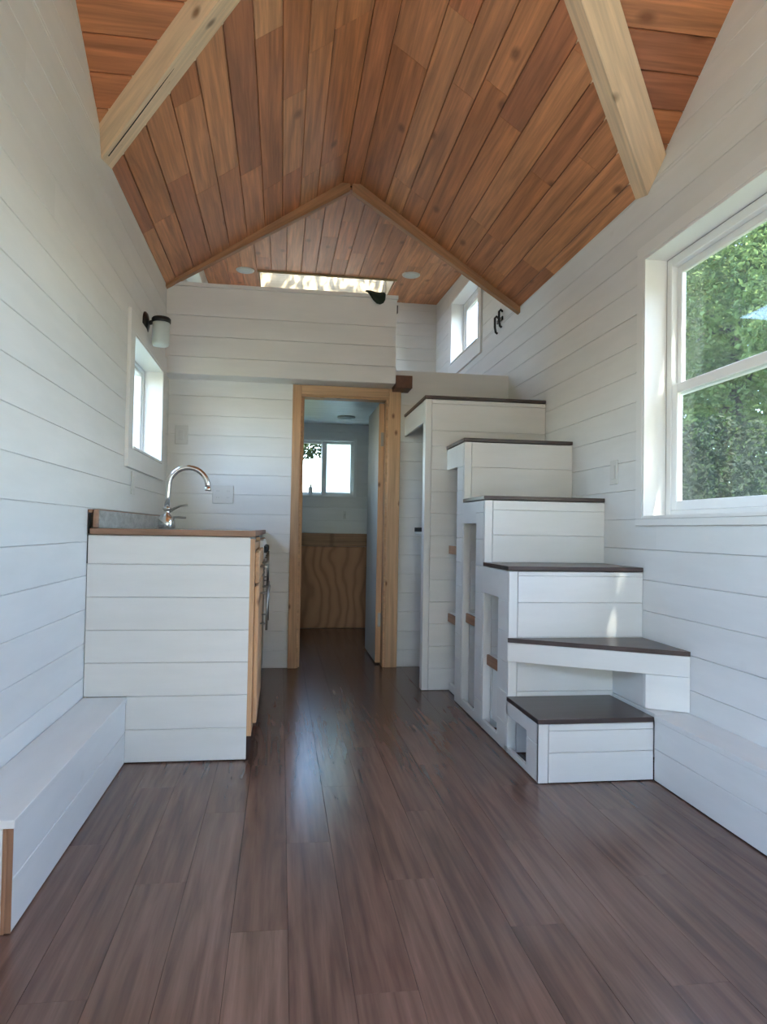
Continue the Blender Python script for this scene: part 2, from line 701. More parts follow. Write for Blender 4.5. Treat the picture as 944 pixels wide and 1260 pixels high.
for side, X, s, holes in (('left', XL, 1, [WIN_L, WIN_LL, WIN_ADDED]), ('right', XR, -1, [WIN_R, WIN_LR])):
    a, b = (X - s * WT, X - s * T) if s > 0 else (X - s * T, X - s * WT)
    core = core_with_holes(min(a, b), max(a, b), YF - 0.1, YB + 0.1, -0.15, ZE + 0.02, holes)
    core += core_with_holes(min(a, b), max(a, b), YT, YB + 0.1, ZE + 0.02, ZT, holes)
    core += [(min(a, b), max(a, b), 0.6, 3.3, ZE + 0.02, 3.42)]
    wl = boxes('wall_' + side, core, M['gap'])
    tag(wl, 'white painted horizontal board wall with ' + ('a small window above the sink' if side == 'left' else 'a large window beside the stairs'),
        'wall', kind='structure')
    YV = YVL if s > 0 else YVR
    kz = (ZR - ZE) / KV
    # eave zone: everything below ZE; gable zone; loft zone
    low = [r for r in rows_w if r < ZE] + [ZE + 0.012]
    planks('plank', (X, 0, 0), (0, 1, 0), (0, 0, 1), (s, 0, 0), YF, YB, low, M['white'], wl, holes=holes,
           cuts=lambda r: [(r * 2.3 + (1.1 if side == 'left' else 0.3)) % 4.9 + 1.2] if r % 2 else [])
    high = [ZE + 0.012] + [r for r in rows_w if r > ZE + 0.012]
    planks('plank', (X, 0, 0), (0, 1, 0), (0, 0, 1), (s, 0, 0), 0.5, YV + 0.1, high, M['white'], wl,
           clips=[(-kz, -1, ZE + kz * YV + 0.02), (kz, -1, ZE - kz * (YV - 2 * KV) + 0.02)])
    planks('plank', (X, 0, 0), (0, 1, 0), (0, 0, 1), (s, 0, 0), YT, YB, high, M['white'], wl, holes=holes,
           clips=[(LOFTS, -1, LOFT0 - LOFTS * YT + 0.01)])

# back wall
WIN_B = (-0.15, 0.785, 1.31, 1.93)
bw_core = []
for (x0, x1, z0, z1) in ((XL - WT, WIN_B[0], -0.15, ZT + .1), (WIN_B[1], XR + WT, -0.15, ZT + .1),
                         (WIN_B[0], WIN_B[1], -0.15, WIN_B[2]), (WIN_B[0], WIN_B[1], WIN_B[3], ZT + .1)):
    bw_core.append((x0, x1, YB + T, YB + WT, z0, z1))
wb = boxes('wall_back', bw_core, M['gap'])
tag(wb, 'white board back wall behind the bathroom and loft', 'wall', kind='structure')
rows_b = [max(0.0, -0.013 + 0.1345 * k) for k in range(0, 27)]
planks('plank', (0, YB, 0), (1, 0, 0), (0, 0, 1), (0, -1, 0), XL, XR, [r for r in rows_b if r < 3.46] + [3.47], M['white'], wb, holes=[WIN_B])

# partition with the doorway
wp_core = [(XL, DR[0], YW + T, YW + 0.085, 0, 2.06), (DR[1], XR, YW + T, YW + 0.085, 0, 2.06),
           (DR[0], DR[1], YW + T, YW + 0.085, DR[3], 2.06)]
wp = boxes('wall_partition', wp_core, M['gap'])
tag(wp, 'white board partition wall with the bathroom doorway', 'wall', kind='structure')
planks('plank', (0, YW, 0), (1, 0, 0), (0, 0, 1), (0, -1, 0), XL, XR, [r for r in rows_b if r < 2.0] + [2.117], M['white'], wp,
       holes=[DR])
planks('plank', (0, YW + 0.085 + T, 0), (1, 0, 0), (0, 0, 1), (0, 1, 0), XL, XR, [r for r in rows_b if r < 1.95] + [2.06], M['white'],
       wp, holes=[DR])

# loft floor with the white boarded underside (bathroom ceiling)
lf = boxes('floor_loft', [(XL, XR, YW + T, YB, 2.104, 2.117)], M['deck'])
tag(lf, 'loft floor deck above the bathroom', 'floor', kind='structure')
planks('plank', (0, 0, 2.09), (1, 0, 0), (0, 1, 0), (0, 0, -1), XL, XR, [YW + 0.10 + 0.1345 * k for k in range(19)][:-1] + [YB],
       M['white'], lf, t=0.013)

# loft parapet
YP = 4.797
lp = boxes('wall_loft_parapet', [(XL, 0.746, YP + T, YP + 0.04, 2.0, 2.567)], M['gap'])
tag(lp, 'low white boarded parapet across the loft edge above the doorway', 'wall', kind='structure')
planks('plank', (0, YP, 0), (1, 0, 0), (0, 0, 1), (0, -1, 0), XL, 0.760, [1.981, 2.098, 2.236, 2.372, 2.567], M['white'], lp, gap=0.001)
planks('plank', (0, YP + .054, 0), (1, 0, 0), (0, 0, 1), (0, 1, 0), XL, 0.760, [2.118, 2.236, 2.372, 2.567], M['white'], lp)
box('parapet_cap', XL, 0.770, YP - .010, YP + .064, 2.567, 2.592, M['white_trim'], lp)
box('end_board', 0.746, 0.762, YP + .004, YP + .052, 1.990, 2.567, M['white_trim'], lp)
box('soffit', XL, 0.760, YP + T, YW - .0005, 1.981, 1.995, M['white_trim'], lp)
box('deck_edge', XL, 0.760, YP + .054, YW + T, 2.104, 2.117, M['ply'], lp)
box('end_board', 0.746, 0.760, YP + .054, YW - .0005, 1.996, 2.103, M['white_trim'], lp)

# unseen front wall behind the camera, with a glazed double door added for light
FD = (-0.42, 1.28, 0.02, 2.12)
fw_core = [(XL - WT, FD[0], YF - WT, YF - T, -0.15, 3.4), (FD[1], XR + WT, YF - WT, YF - T, -0.15, 3.4),
           (FD[0], FD[1], YF - WT, YF - T, FD[3], 3.4), (FD[0], FD[1], YF - WT, YF - T, -0.15, FD[2])]
wf = boxes('wall_front', fw_core, M['gap'])
tag(wf, 'white board end wall with an added glazed double door', 'wall', kind='structure')
planks('plank', (0, YF, 0), (1, 0, 0), (0, 0, 1), (0, 1, 0), XL, XR, rows_w[:-1] + [3.36], M['white'], wf, holes=[FD],
       clips=[(0.675, -1, ZE + 0.675 * -XL + 0.02), (-0.675, -1, ZE + 0.675 * XR + 0.02)])

# ------------------------------------------------------------------ ceiling
ce = boxes('ceiling', [(RL - 0.02, RR + 0.02, YF, YT + 0.05, ZR + 0.012, ZR + 0.05)], M['ceil_dark'])
tag(ce, 'stained orange brown wood board gable ceiling', 'ceiling', kind='structure')
random.seed(11)


def butt(lo, hi):
    def f(r):
        out, u = [], lo + random.uniform(0.3, 1.4)
        while u < hi:
            out.append(u)
            u += random.uniform(0.7, 1.7)
        return out
    return f


def slab(name, pts, nrm, th=0.05):
    """thick backing above the boards, keeps the sky out"""
    nrm = V(nrm).normalized()
    return prism(name, [V(p) + nrm * 0.016 for p in pts], nrm * th, M['ceil_dark'], ce)


for s, X, R, YV in ((1, XL, RL, YVL), (-1, XR, RR, YVR)):
    run = abs(R - X)
    ln = math.hypot(run, ZR - ZE)
    W = V((s * run / ln, 0, (ZR - ZE) / ln))
    nn = V((s * (ZR - ZE) / ln, 0, -run / ln))
    rows = [0.0, 0.075] + [0.075 + PITCH * k for k in range(1, 9)] + [ln]
    planks('ceiling_board', (X, 0, ZE), (0, 1, 0), W, nn, YV - KV - 0.02, YT, rows, M['ceil'], ce,
           clips=[(1, KV / ln, -(YV - 0.03))], t=0.014, ch=0.003, gap=0.0015, end_gap=0.0006, cuts=butt(1.9, YT))
    yr = YV - KV
    slab('roof_deck', [(X - s * 0.15, YV + 0.15, ZE - 0.1), (X - s * 0.15, YT + 0.02, ZE - 0.1), (R, YT + 0.02, ZR), (R, yr, ZR)], -nn)
    # cross gable, far slope: boards run across the house
    l2 = math.hypot(KV, ZR - ZE)
    W2 = V((0, -KV / l2, (ZR - ZE) / l2))
    n2 = V((0, -(ZR - ZE) / l2, -KV / l2))
    rows2 = [0.0] + [0.06 + PITCH * k for k in range(0, 10)] + [l2]
    planks('ceiling_board', (X, YV, ZE), (s, 0, 0), W2, n2, 0.0, run, rows2, M['ceil'], ce,
           clips=[(-1, run / l2, 0.03)], t=0.014, ch=0.003, gap=0.0015)
    slab('roof_deck', [(X - s * 0.15, YV, ZE), (X - s * 0.15, yr, ZR), (R, yr, ZR)], -n2)
    # cross gable, near slope and the stretch of main gable over the front door
    y3 = yr - KV
    n3 = V((0, (ZR - ZE) / l2, -KV / l2))
    prism('roof_panel', [(X - s * .15, y3, ZE), (X - s * .15, yr, ZR), (R, yr, ZR)], -n3 * 0.05, M['ceil'], ce, grain=(1, 0, 0))
    prism('roof_panel', [(X - s * .15, y3 + .15, ZE - .1), (X - s * .15, YF - 0.1, ZE - .1), (R, YF - 0.1, ZR), (R, yr, ZR)], -nn * 0.05,
          M['ceil'], ce, grain=(0, 1, 0))
    # valley beam
    if s > 0:
        sec = [(3.024, 2.639), (3.072, 2.508), (3.261, 2.557), (3.30, 2.66)]
    else:
        sec = [(2.842, 2.631), (2.999, 2.525), (3.136, 2.562), (3.17, 2.68)]
    dirv = V((s * run, -KV, ZR - ZE))
    bmn = prism('valley_beam', [(X, y, z) for y, z in sec], dirv * 0.97, M['beam'], None, grain=dirv)
    tag(bmn, 'pale timber valley beam with ' + ('a long crack rising from the left board wall' if s > 0 else 'dark knots rising above the large window'),
        'beam', kind='structure')
    if s > 0:
        a_ = V((X, 3.072 + .050, 2.508 + .0115)) + dirv * .02
        tube('crack', [a_, a_ + dirv * .10 + V((0, .002, .001)), a_ + dirv * .2, a_ + dirv * .27], .002, M['blackmat'], bmn, 6, [.0025, .003, .0022, .0006])
    bmn.name = 'trim_%d' % (1 if s > 0 else 2)
    WM[bmn.name] = bmn.matrix_world.copy()
    # brown trim at the far end of the gable
    e = 0.062
    tr = prism('trim_%d' % (3 if s > 0 else 4),
               [(X, YT - 0.035, ZE - 0.018 - (0.025 if s < 0 else 0)), (X, YT - 0.035, ZE + 0.07), (R + s * 0.05, YT - 0.035, ZR + 0.03),
                (R + s * 0.05 + s * 0.0, YT - 0.035, ZR - 0.058)], (0, 0.05, 0), M['trimwood'], None, grain=(s * run, 0, ZR - ZE))
    tag(tr, 'brown wooden trim on the ' + ('sink' if s > 0 else 'stair') + ' side slope where the gable ends at the loft', 'trim', kind='structure')
    # dormer cheek above the slope
    dz = 0.2
    prism('cheek', [(X - s * .17, YT + 0.02, ZE - 0.02), (X - s * .17, YT + 0.02, ZT + .1), (R, YT + 0.02, ZT + .1), (R, YT + 0.02, ZR + 0.04)],
          (0, 0.05, 0), M['ceil_dark'], ce)
box('ridge_board', RL, RR, 1.9, YT, ZR - 0.004, ZR + 0.012, M['ceil'], ce)
box('roof_panel', RL, RR, YF - 0.1, 1.9, ZR - 0.004, ZR + 0.03, M['ceil'], ce)
# ridge gap filler between the two dormer cheeks
prism('cheek', [(RL - .02, YT + 0.02, ZR + 0.03), (RL - .02, YT + 0.02, ZT + .1), (RR + .02, YT + 0.02, ZT + .1), (RR + .02, YT + 0.02, ZR + 0.03)],
      (0, 0.05, 0), M['ceil_dark'], ce)

# loft ceiling, boards run front to back, with a skylight well
SK = (-0.27, 1.06, 6.70, 7.38)
lc = boxes('ceiling_loft', [(XL - 0.1, XR + 0.1, YT, YT + 0.05, 3.34, 3.39)], M['ceil_dark'])
tag(lc, 'warm wood board ceiling sloping over the loft', 'ceiling', kind='structure')
Wl = V((0, 1, LOFTS)).normalized()
nl = V((0, LOFTS, -1)).normalized()
sc_ = math.hypot(1, LOFTS)
planks('ceiling_board', (XL, YT, LOFT0), Wl, (1, 0, 0), nl, 0.0, (YB - YT) * sc_, [0.0] + [0.09 + PITCH * k for k in range(17)] + [XR - XL],
       M['ceil'], lc, holes=[((SK[2] - YT) * sc_, (SK[3] - YT) * sc_, SK[0] - XL, SK[1] - XL)], t=0.014, ch=0.003, gap=0.0015,
       end_gap=0.0006, cuts=butt(0.0, 2.7))
dk = []
for (x0, x1, y0, y1) in ((XL - .17, SK[0], YT, YB + .17), (SK[1], XR + .17, YT, YB + .17), (SK[0], SK[1], YT, SK[2]), (SK[0], SK[1], SK[3], YB + .17)):
    prism('loft_deck', [(x0, y0, loft_z(y0) + .016), (x1, y0, loft_z(y0) + .016), (x1, y1, loft_z(y1) + .016), (x0, y1, loft_z(y1) + .016)],
          (0, 0, 0.12), M['ceil_dark'], lc)
# skylight (structure window)
sk = boxes('window_5', [(SK[0] - .04, SK[1] + .04, SK[2] - .04, SK[2], 3.53, 3.74), (SK[0] - .04, SK[1] + .04, SK[3], SK[3] + .04, 3.53, 3.74),
                        (SK[0] - .04, SK[0], SK[2], SK[3], 3.53, 3.74), (SK[1], SK[1] + .04, SK[2], SK[3], 3.53, 3.74)], M['ceil_dark'])
tag(sk, 'skylight with a wood lined well in the loft ceiling', 'skylight', kind='structure')
M['lining'] = wood('pale_lining_wood', [(0.0, (0.36, 0.275, 0.165)), (1.0, (0.40, 0.30, 0.18))], grain_dark=0.9, rings=0.1)
box('well_lining', SK[0], SK[1], SK[3] - 0.012, SK[3] - 0.0005, loft_z(SK[3]) - 0.004, 3.74, M['lining'], sk)
box('well_lining', SK[0], SK[1], SK[2] + 0.0005, SK[2] + 0.012, loft_z(SK[2]) - 0.018, 3.74, M['lining'], sk)
box('well_lining', SK[0] + .0005, SK[0] + 0.012, SK[2] + .012, SK[3] - .012, loft_z(SK[3]) + .02, 3.74, M['lining'], sk)
box('well_lining', SK[1] - 0.012, SK[1] - .0005, SK[2] + .012, SK[3] - .012, loft_z(SK[3]) + .0, 3.74, M['lining'], sk)
box('skylight_pane', SK[0] - .03, SK[1] + .03, SK[2] - .03, SK[3] + .03, 3.742, 3.748, M['glass'], sk, 0)
portal('skylight_portal', ((SK[0] + SK[1]) / 2, (SK[2] + SK[3]) / 2, 3.76), (0, 0, -1), SK[1] - SK[0], SK[3] - SK[2])


# ------------------------------------------------------------------ windows
def side_window(name, label, X, s, op, cas, dbl=False, slider=False, dust=False, fx=0.10, apron=None, fw_=0.042, sw=0.034):
    """window in a side wall; s = inward direction; op = (y0,y1,z0,z1); fx = reveal depth"""
    y0, y1, z0, z1 = op
    w_ = boxes(name, [(min(X - s * (WT - .002), X - s * (WT - .02)), max(X - s * (WT - .002), X - s * (WT - .02)), a, b, c, d) for a, b, c, d in
                      ((y0 - .03, y0 + .02, z0 - .03, z1 + .03), (y1 - .02, y1 + .03, z0 - .03, z1 + .03),
                       (y0 + .02, y1 - .02, z0 - .03, z0 + .02), (y0 + .02, y1 - .02, z1 - .02, z1 + .03))], M['vinyl'])
    tag(w_, label, 'window', kind='structure')
    c0, c1 = X, X + s * 0.018
    for a, b, c, d in ((y0 - cas, y0, z0, z1), (y1, y1 + cas, z0, z1), (y0 - cas, y1 + cas, z1, z1 + cas)):
        box('casing', c0, c1, a, b, c, d, M['white_trim'], w_)
    ap = apron or cas
    box('apron', c0, c1, y0 - cas, y1 + cas, z0 - ap, z0, M['white_trim'], w_)
    ro, ri = X - s * fx, X + s * 0.016
    t = 0.014
    box('reveal', ro, ri, y1 - t, y1 - .0003, z0, z1, M['white_trim'], w_)
    box('reveal', ro, ri, y0 + .0003, y0 + t, z0, z1, M['white_trim'], w_)
    box('reveal', ro, ri, y0 + t, y1 - t, z1 - t, z1 - .0003, M['white_trim'], w_)
    box('reveal', ro, ri + s * 0.008, y0 + t, y1 - t, z0 + .0003, z0 + t, M['white_trim'], w_)
    # vinyl frame
    fo, fi = X - s * (fx + 0.055), X - s * (fx - .001)
    box('vinyl_frame', fo, fi, y1 - t - fw_, y1 - t, z0 + t, z1 - t, M['vinyl'], w_, .003)
    box('vinyl_frame', fo, fi, y0 + t, y0 + t + fw_, z0 + t, z1 - t, M['vinyl'], w_, .003)
    box('vinyl_frame', fo, fi, y0 + t + fw_, y1 - t - fw_, z1 - t - fw_, z1 - t, M['vinyl'], w_, .003)
    box('vinyl_frame', fo, fi, y0 + t + fw_, y1 - t - fw_, z0 + t, z0 + t + fw_ * .6, M['vinyl'], w_, .003)
    ya, yb, za, zb = y0 + t + fw_, y1 - t - fw_, z0 + t + fw_ * .6, z1 - t - fw_
    pm = M['glass_dusty'] if dust else M['glass']

    def sash(ya, yb, za, zb, xo, xi, sw):
        sh = box('sash', xo, xi, yb - sw, yb, za, zb, M['vinyl'], w_, .003)
        box('sash_stile', xo, xi, ya, ya + sw, za, zb, M['vinyl'], sh, .003)
        box('sash_rail', xo, xi, ya + sw, yb - sw, zb - sw, zb, M['vinyl'], sh, .003)
        box('sash_rail', xo, xi, ya + sw, yb - sw, za, za + sw, M['vinyl'], sh, .003)
        xm = (xo + xi) / 2
        box('pane', xm - .002, xm + .002, ya + sw, yb - sw, za + sw, zb - sw, pm, sh, 0)

    if dbl:
        zm = 1.615
        sash(ya, yb, zm - .02, zb, X - s * (fx + .048), X - s * (fx + .026), 0.034)
        sash(ya, yb, za, zm + .028, X - s * (fx + .024), X - s * (fx + .002), 0.042)
    elif slider:
        ym = (ya + yb) / 2
        sash(ya, ym + .015, za, zb, X - s * (fx + .048), X - s * (fx + .026), 0.034)
        sash(ym - .015, yb, za, zb, X - s * (fx + .024), X - s * (fx + .002), 0.034)
    else:
        sash(ya, yb, za, zb, X - s * (fx + .046), X - s * (fx + .010), sw)
    portal(name + '_portal', (X - s * (WT + .03), (y0 + y1) / 2, (z0 + z1) / 2), (s, 0, 0), y1 - y0, z1 - z0)
    return w_


side_window('window_1', 'large white double hung window looking onto green trees', XR, -1, WIN_R, 0.055, dbl=True, dust=True, fx=0.092,
            apron=0.03)
side_window('window_2', 'small deep set white window above the sink counter', XL, 1, WIN_L, 0.10, fx=0.10, fw_=0.018, sw=0.020)
side_window('window_3', 'white cased loft window high on the stair side wall', XR, -1, WIN_LR, 0.085, fx=0.11, apron=0.13)
side_window('window_4', 'loft window mostly hidden behind the parapet', XL, 1, WIN_LL, 0.085, fx=0.11)

side_window('window_added', 'unseen large white double hung window added to cast blue sky light on the stair side', XL, 1, WIN_ADDED, 0.055, dbl=True, fx=0.092, apron=0.03)  # unseen window added so blue sky lights the stair side

# bathroom window in the back wall
x0, x1, z0, z1 = WIN_B
w6 = boxes('window_6', [(x0 - .03, x0 + .02, YB + .14, YB + .165, z0 - .03, z1 + .03), (x1 - .02, x1 + .03, YB + .14, YB + .165, z0 - .03, z1 + .03),
                        (x0 + .02, x1 - .02, YB + .14, YB + .165, z0 - .03, z0 + .02), (x0 + .02, x1 - .02, YB + .14, YB + .165, z1 - .02, z1 + .03)],
           M['vinyl'])
tag(w6, 'white sliding bathroom window with one frosted pane', 'window', kind='structure')
box('vinyl_frame', x0 + .001, x0 + .03, YB - .012, YB + .10, z0 + .001, z1 - .001, M['vinyl'], w6)
box('vinyl_frame', x1 - .03, x1 - .001, YB - .012, YB + .10, z0 + .001, z1 - .001, M['vinyl'], w6)
box('vinyl_frame', x0 + .03, x1 - .03, YB - .012, YB + .10, z0 + .001, z0 + .022, M['vinyl'], w6)
box('vinyl_frame', x0 + .03, x1 - .03, YB - .012, YB + .10, z1 - .022, z1 - .001, M['vinyl'], w6)
xm = 0.445
for nm, a, b, yy, pm in (('sash', x0 + .03, xm, YB + .06, M['glass']), ('sash', xm - .03, x1 - .03, YB + .03, M['frost'])):
    sh = box(nm, b - .034, b, yy, yy + .024, z0 + .022, z1 - .022, M['vinyl'], w6, .003)
    box('sash_stile', a, a + (.05 if pm is M['frost'] else .034), yy, yy + .024, z0 + .022, z1 - .022, M['vinyl'], sh, .003)
    box('sash_rail', a + .034, b - .034, yy, yy + .024, z0 + .022, z0 + .022 + .03, M['vinyl'], sh, .003)
    box('sash_rail', a + .034, b - .034, yy, yy + .024, z1 - .022 - .03, z1 - .022, M['vinyl'], sh, .003)
    box('pane', a + .034, b - .034, yy + .010, yy + .014, z0 + .052, z1 - .052, pm, sh, 0)
portal('window_6_portal', ((x0 + x1) / 2, YB + .2, (z0 + z1) / 2), (0, -1, 0), x1 - x0, z1 - z0)

# unseen glazed double door added behind the camera to let in front light
d2 = boxes('door_2', [(FD[0], FD[0] + .04, YF - .12, YF - .01, FD[2], FD[3]), (FD[1] - .04, FD[1], YF - .12, YF - .01, FD[2], FD[3]),
                      (FD[0] + .04, FD[1] - .04, YF - .12, YF - .01, FD[3] - .04, FD[3])], M['white_trim'])
tag(d2, 'unseen white glazed double door added in the end wall for front light', 'door', kind='structure')
xm = (FD[0] + FD[1]) / 2
for a, b in ((FD[0] + .042, xm - .002), (xm + .002, FD[1] - .042)):
    lfv = box('door_leaf', a, a + .09, YF - .09, YF - .05, FD[2] + .005, FD[3] - .045, M['white_trim'], d2)
    box('stile', b - .09, b, YF - .09, YF - .05, FD[2] + .005, FD[3] - .045, M['white_trim'], lfv)
    box('rail', a + .09, b - .09, YF - .09, YF - .05, FD[2] + .005, FD[2] + .2, M['white_trim'], lfv)
    box('rail', a + .09, b - .09, YF - .09, YF - .05, FD[3] - .14, FD[3] - .045, M['white_trim'], lfv)
    box('pane', a + .09, b - .09, YF - .072, YF - .068, FD[2] + .2, FD[3] - .14, M['glass'], lfv, 0)
portal('door_2_portal', (xm, YF - .19, 1.07), (0, 1, 0), FD[1] - FD[0], FD[3] - FD[2])

# ------------------------------------------------------------------ bathroom door
d1 = boxes('door_1', [(DR[0], DR[0] + .018, YW - .004, YW + .10, 0, DR[3] - .018), (DR[1] - .018, DR[1], YW - .004, YW + .10, 0, DR[3] - .018),
                      (DR[0], DR[1], YW - .004, YW + .10, DR[3] - .018, DR[3])], M['pine'])
tag(d1, 'open bathroom door in a knotty pine frame', 'door', kind='structure')
box('casing', 0.062, DR[0] + .006, YW - .022, YW - .0005, 0, DR[3] + .062, M['pine'], d1, .003)
box('casing', DR[1] - .004, 0.828, YW - .022, YW - .0005, 0, DR[3] + .062, M['pine'], d1, .003)
box('casing', DR[0] + .006, DR[1] - .004, YW - .022, YW - .0005, DR[3] - .006, DR[3] + .062, M['pine'], d1, .003)
box('door_stop', DR[0] + .018, DR[0] + .03, YW + .03, YW + .045, 0, DR[3] - .018, M['pine'], d1)
slab_ = box('door_slab', 0.692, 0.727, YW + .115, YW + .74, 0.012, DR[3] - .022, M['door_paint'], d1)
box('slab_edge', 0.690, 0.729, YW + .108, YW + .115, 0.012, DR[3] - .022, M['pine'], slab_, .001)
for z in (.27, 1.58):
    box('hinge', 0.706, 0.7265, YW + .1055, YW + .1085, z, z + .10, M['steel'], slab_, .0005)

# ------------------------------------------------------------------ bathroom platform
pf = thing('bath_platform', 'plywood fronted platform with a pine top rail under the bathroom window', 'platform', (0.42, 7.2, 0))
box('front_panel', XL + .002, XR - .002, 6.945, 6.962, 0.004, 0.80, M['ply'], pf)
M['rail'] = wood('brown_rail_wood', [(0.0, (0.40, 0.215, 0.115)), (1.0, (0.44, 0.24, 0.13))], knots=3.0)
box('top_rail', XL + .002, XR - .002, 6.937, 6.962, 0.802, 0.928, M['rail'], pf)
box('top_board', XL + .002, XR - .002, 6.962, YB - .002, 0.905, 0.925, M['white_trim'], pf)

# ------------------------------------------------------------------ wheel boxes
bl = thing('wheel_box', 'low white boarded box along the wall in front of the sink cabinet', 'bench', (-0.69, 2.4, 0))
YB0 = 1.79
planks('plank', (-0.612, 0, 0), (0, 1, 0), (0, 0, 1), (1, 0, 0), YB0 + .012, 3.018, [0.003, 0.128, 0.251], M['white'], bl)
planks('plank', (0, YB0, 0), (1, 0, 0), (0, 0, 1), (0, -1, 0), XL + .002, -0.634, [0.003, 0.128, 0.251], M['white'], bl)
box('corner_post', -0.634, -0.6255, YB0 + .003, YB0 + .04, 0.003, 0.251, M['rawedge'], bl)
box('raw_edge', -0.6262, -0.6125, YB0 + .009, YB0 + .0125, 0.003, 0.251, M['rawedge'], bl, .0003)
box('top_board', XL + .002, -0.606, YB0 - .003, 3.018, 0.252, 0.2715, M['white'], bl)
br = thing('wheel_box', 'long low white boarded box along the wall under the large window', 'bench', (1.55, 1.0, 0))
planks('plank', (1.475, 0, 0), (0, 1, 0), (0, 0, 1), (-1, 0, 0), 0.30, 2.626, [0.003, 0.128, 0.240], M['white'], br)
planks('plank', (0, 0.30, 0), (1, 0, 0), (0, 0, 1), (0, -1, 0), 1.478, XR - .002, [0.003, 0.128, 0.240], M['white'], br)
box('top_board', 1.471, XR - .002, 0.296, 2.626, 0.241, 0.260, M['white'], br)

# ------------------------------------------------------------------ sink cabinet, counter, faucet
YC = 3.02
cb = thing('sink_cabinet', 'white boarded sink cabinet with a pine front and drawers', 'cabinet', (-0.45, 3.9, 0))
planks('plank', (0, YC, 0), (1, 0, 0), (0, 0, 1), (0, -1, 0), XL + .003, -0.126, [0.272, 0.409, 0.542, 0.677, 0.812, 0.930], M['white'], cb)
planks('plank', (0, YC, 0), (1, 0, 0), (0, 0, 1), (0, -1, 0), -0.6115, -0.1265, [0.004, 0.137, 0.272], M['white'], cb)
boxc = boxes('carcass', [(XL + .01, -0.13, YC + .015, 3.755, 0.10, 0.925), (XL + .01, -0.17, YC + .015, 4.972, 0.004, 0.10),
                         (XL + .01, -0.13, 4.322, 4.972, 0.10, 0.925)], M['gap'], cb)
box('face_frame', -0.127, -0.107, YC + .001, YC + .045, 0.10, 0.922, M['pine'], cb)
box('face_frame', -0.127, -0.107, 3.70, 3.756, 0.10, 0.922, M['pine'], cb)
box('face_frame', -0.127, -0.107, YC + .045, 3.70, 0.875, 0.905, M['pine'], cb)
box('face_frame', -0.127, -0.107, YC + .045, 3.70, 0.10, 0.135, M['pine'], cb)


def pull(x, y, z0, z1, parent, mat='steel'):
    h = tube('bar_pull', [(x + .03, y, z0), (x + .03, y, z1)], .0055, M[mat], parent, 10)
    for z in (z0 + .03, z1 - .03):
        tube('pull_post', [(x - .0005, y, z), (x + .03, y, z)], .004, M[mat], h, 8)


for (a, b) in ((YC + .03, 3.375), (3.385, 3.725)):
    dw = box('drawer', -0.1065, -0.0875, a, b, 0.735, 0.870, M['pine'], cb, .004)
    tube('bar_pull', [(-.062, (a + b) / 2 - .07, .80), (-.062, (a + b) / 2 + .07, .80)], .005, M['steel'], dw, 10)
    for q in (-.05, .05):
        tube('pull_post', [(-.0878, (a + b) / 2 + q, .80), (-.062, (a + b) / 2 + q, .80)], .004, M['steel'], dw, 8)
    dr = box('cabinet_door', -0.1065, -0.0875, a, b, 0.145, 0.722, M['pine'], cb, .004)
    pull(-0.088, b - .06, 0.50, 0.70, dr)
# far cabinet beyond the range
for (a, b) in ((4.335, 4.645), (4.655, 4.965)):
    dr = box('cabinet_door', -0.1295, -0.1075, a, b, 0.145, 0.905, M['pine'], cb, .004)
    pull(-0.108, a + .05, 0.62, 0.82, dr)

# compact range between the cabinets
rg = thing('range', 'compact steel range with a white top set into the counter run', 'range', (-0.4, 4.04, 0))
boxes('body', [(XL + .02, -0.125, 3.762, 4.316, 0.104, 0.918)], M['steel'], rg)
box('oven_door', -0.1245, -0.095, 3.766, 4.312, 0.16, 0.66, M['steel'], rg, .004)
box('control_panel', -0.1245, -0.088, 3.766, 4.312, 0.80, 0.905, M['plastic'], rg, .004)
for k in range(5):
    box('vent_slat', -0.1245, -0.090, 3.785, 4.293, 0.675 + .024 * k, 0.687 + .024 * k, M['steel'], rg, .002)
hb = tube('door_handle', [(-.062, 3.80, .625), (-.062, 4.28, .625)], .008, M['steel'], rg, 10)
for y in (3.83, 4.25):
    tube('handle_post', [(-.0955, y, .625), (-.062, y, .625)], .006, M['steel'], hb, 8)
for y in (3.84, 3.96, 4.12, 4.24):
    lathe('knob', (-.0885, y, .855), (1, 0, 0), [(.02, 0), (.018, .014), (.014, .02), (.001, .021)], M['black'], rg, 14)

ct = thing('countertop', 'grey stone look countertop with a brown wood edge and backsplash', 'countertop', (-0.45, 4.0, 0.93))
box('front_edge', XL + .012, -0.105, YC - .012, YC + .008, 0.932, 0.957, M['counter_edge'], ct, .002)
box('side_edge', -0.125, -0.105, YC + .0085, 4.972, 0.932, 0.957, M['counter_edge'], ct, .002)
box('worktop', XL + .022, -0.1255, YC + .0085, 4.972, 0.932, 0.9565, M['stone'], ct, .001)
box('backsplash', XL + .022, XL + .044, YC - .0115, 4.972, 0.9575, 1.035, M['counter_edge'], ct, .004)
box('splash_face', XL + .0442, XL + .047, YC - .004, 4.972, 0.9575, 1.030, M['stone'], ct, .0005)
box('splash_top', XL + .003, XL + .0215, YC - .008, 4.972, 1.020, 1.034, M['counter_edge'], ct, .002)
box('gap_shade_strip', XL + .004, XL + .010, YC - .004, YC + .012, 0.934, 1.018, M['blackmat'], ct, .0003)  # black strips here paint in the shade of the gap at the wall
box('gap_shade_strip', XL + .0005, XL + .0045, YC - .001, YC + .012, 0.814, 0.930, M['blackmat'], cb, .0003)

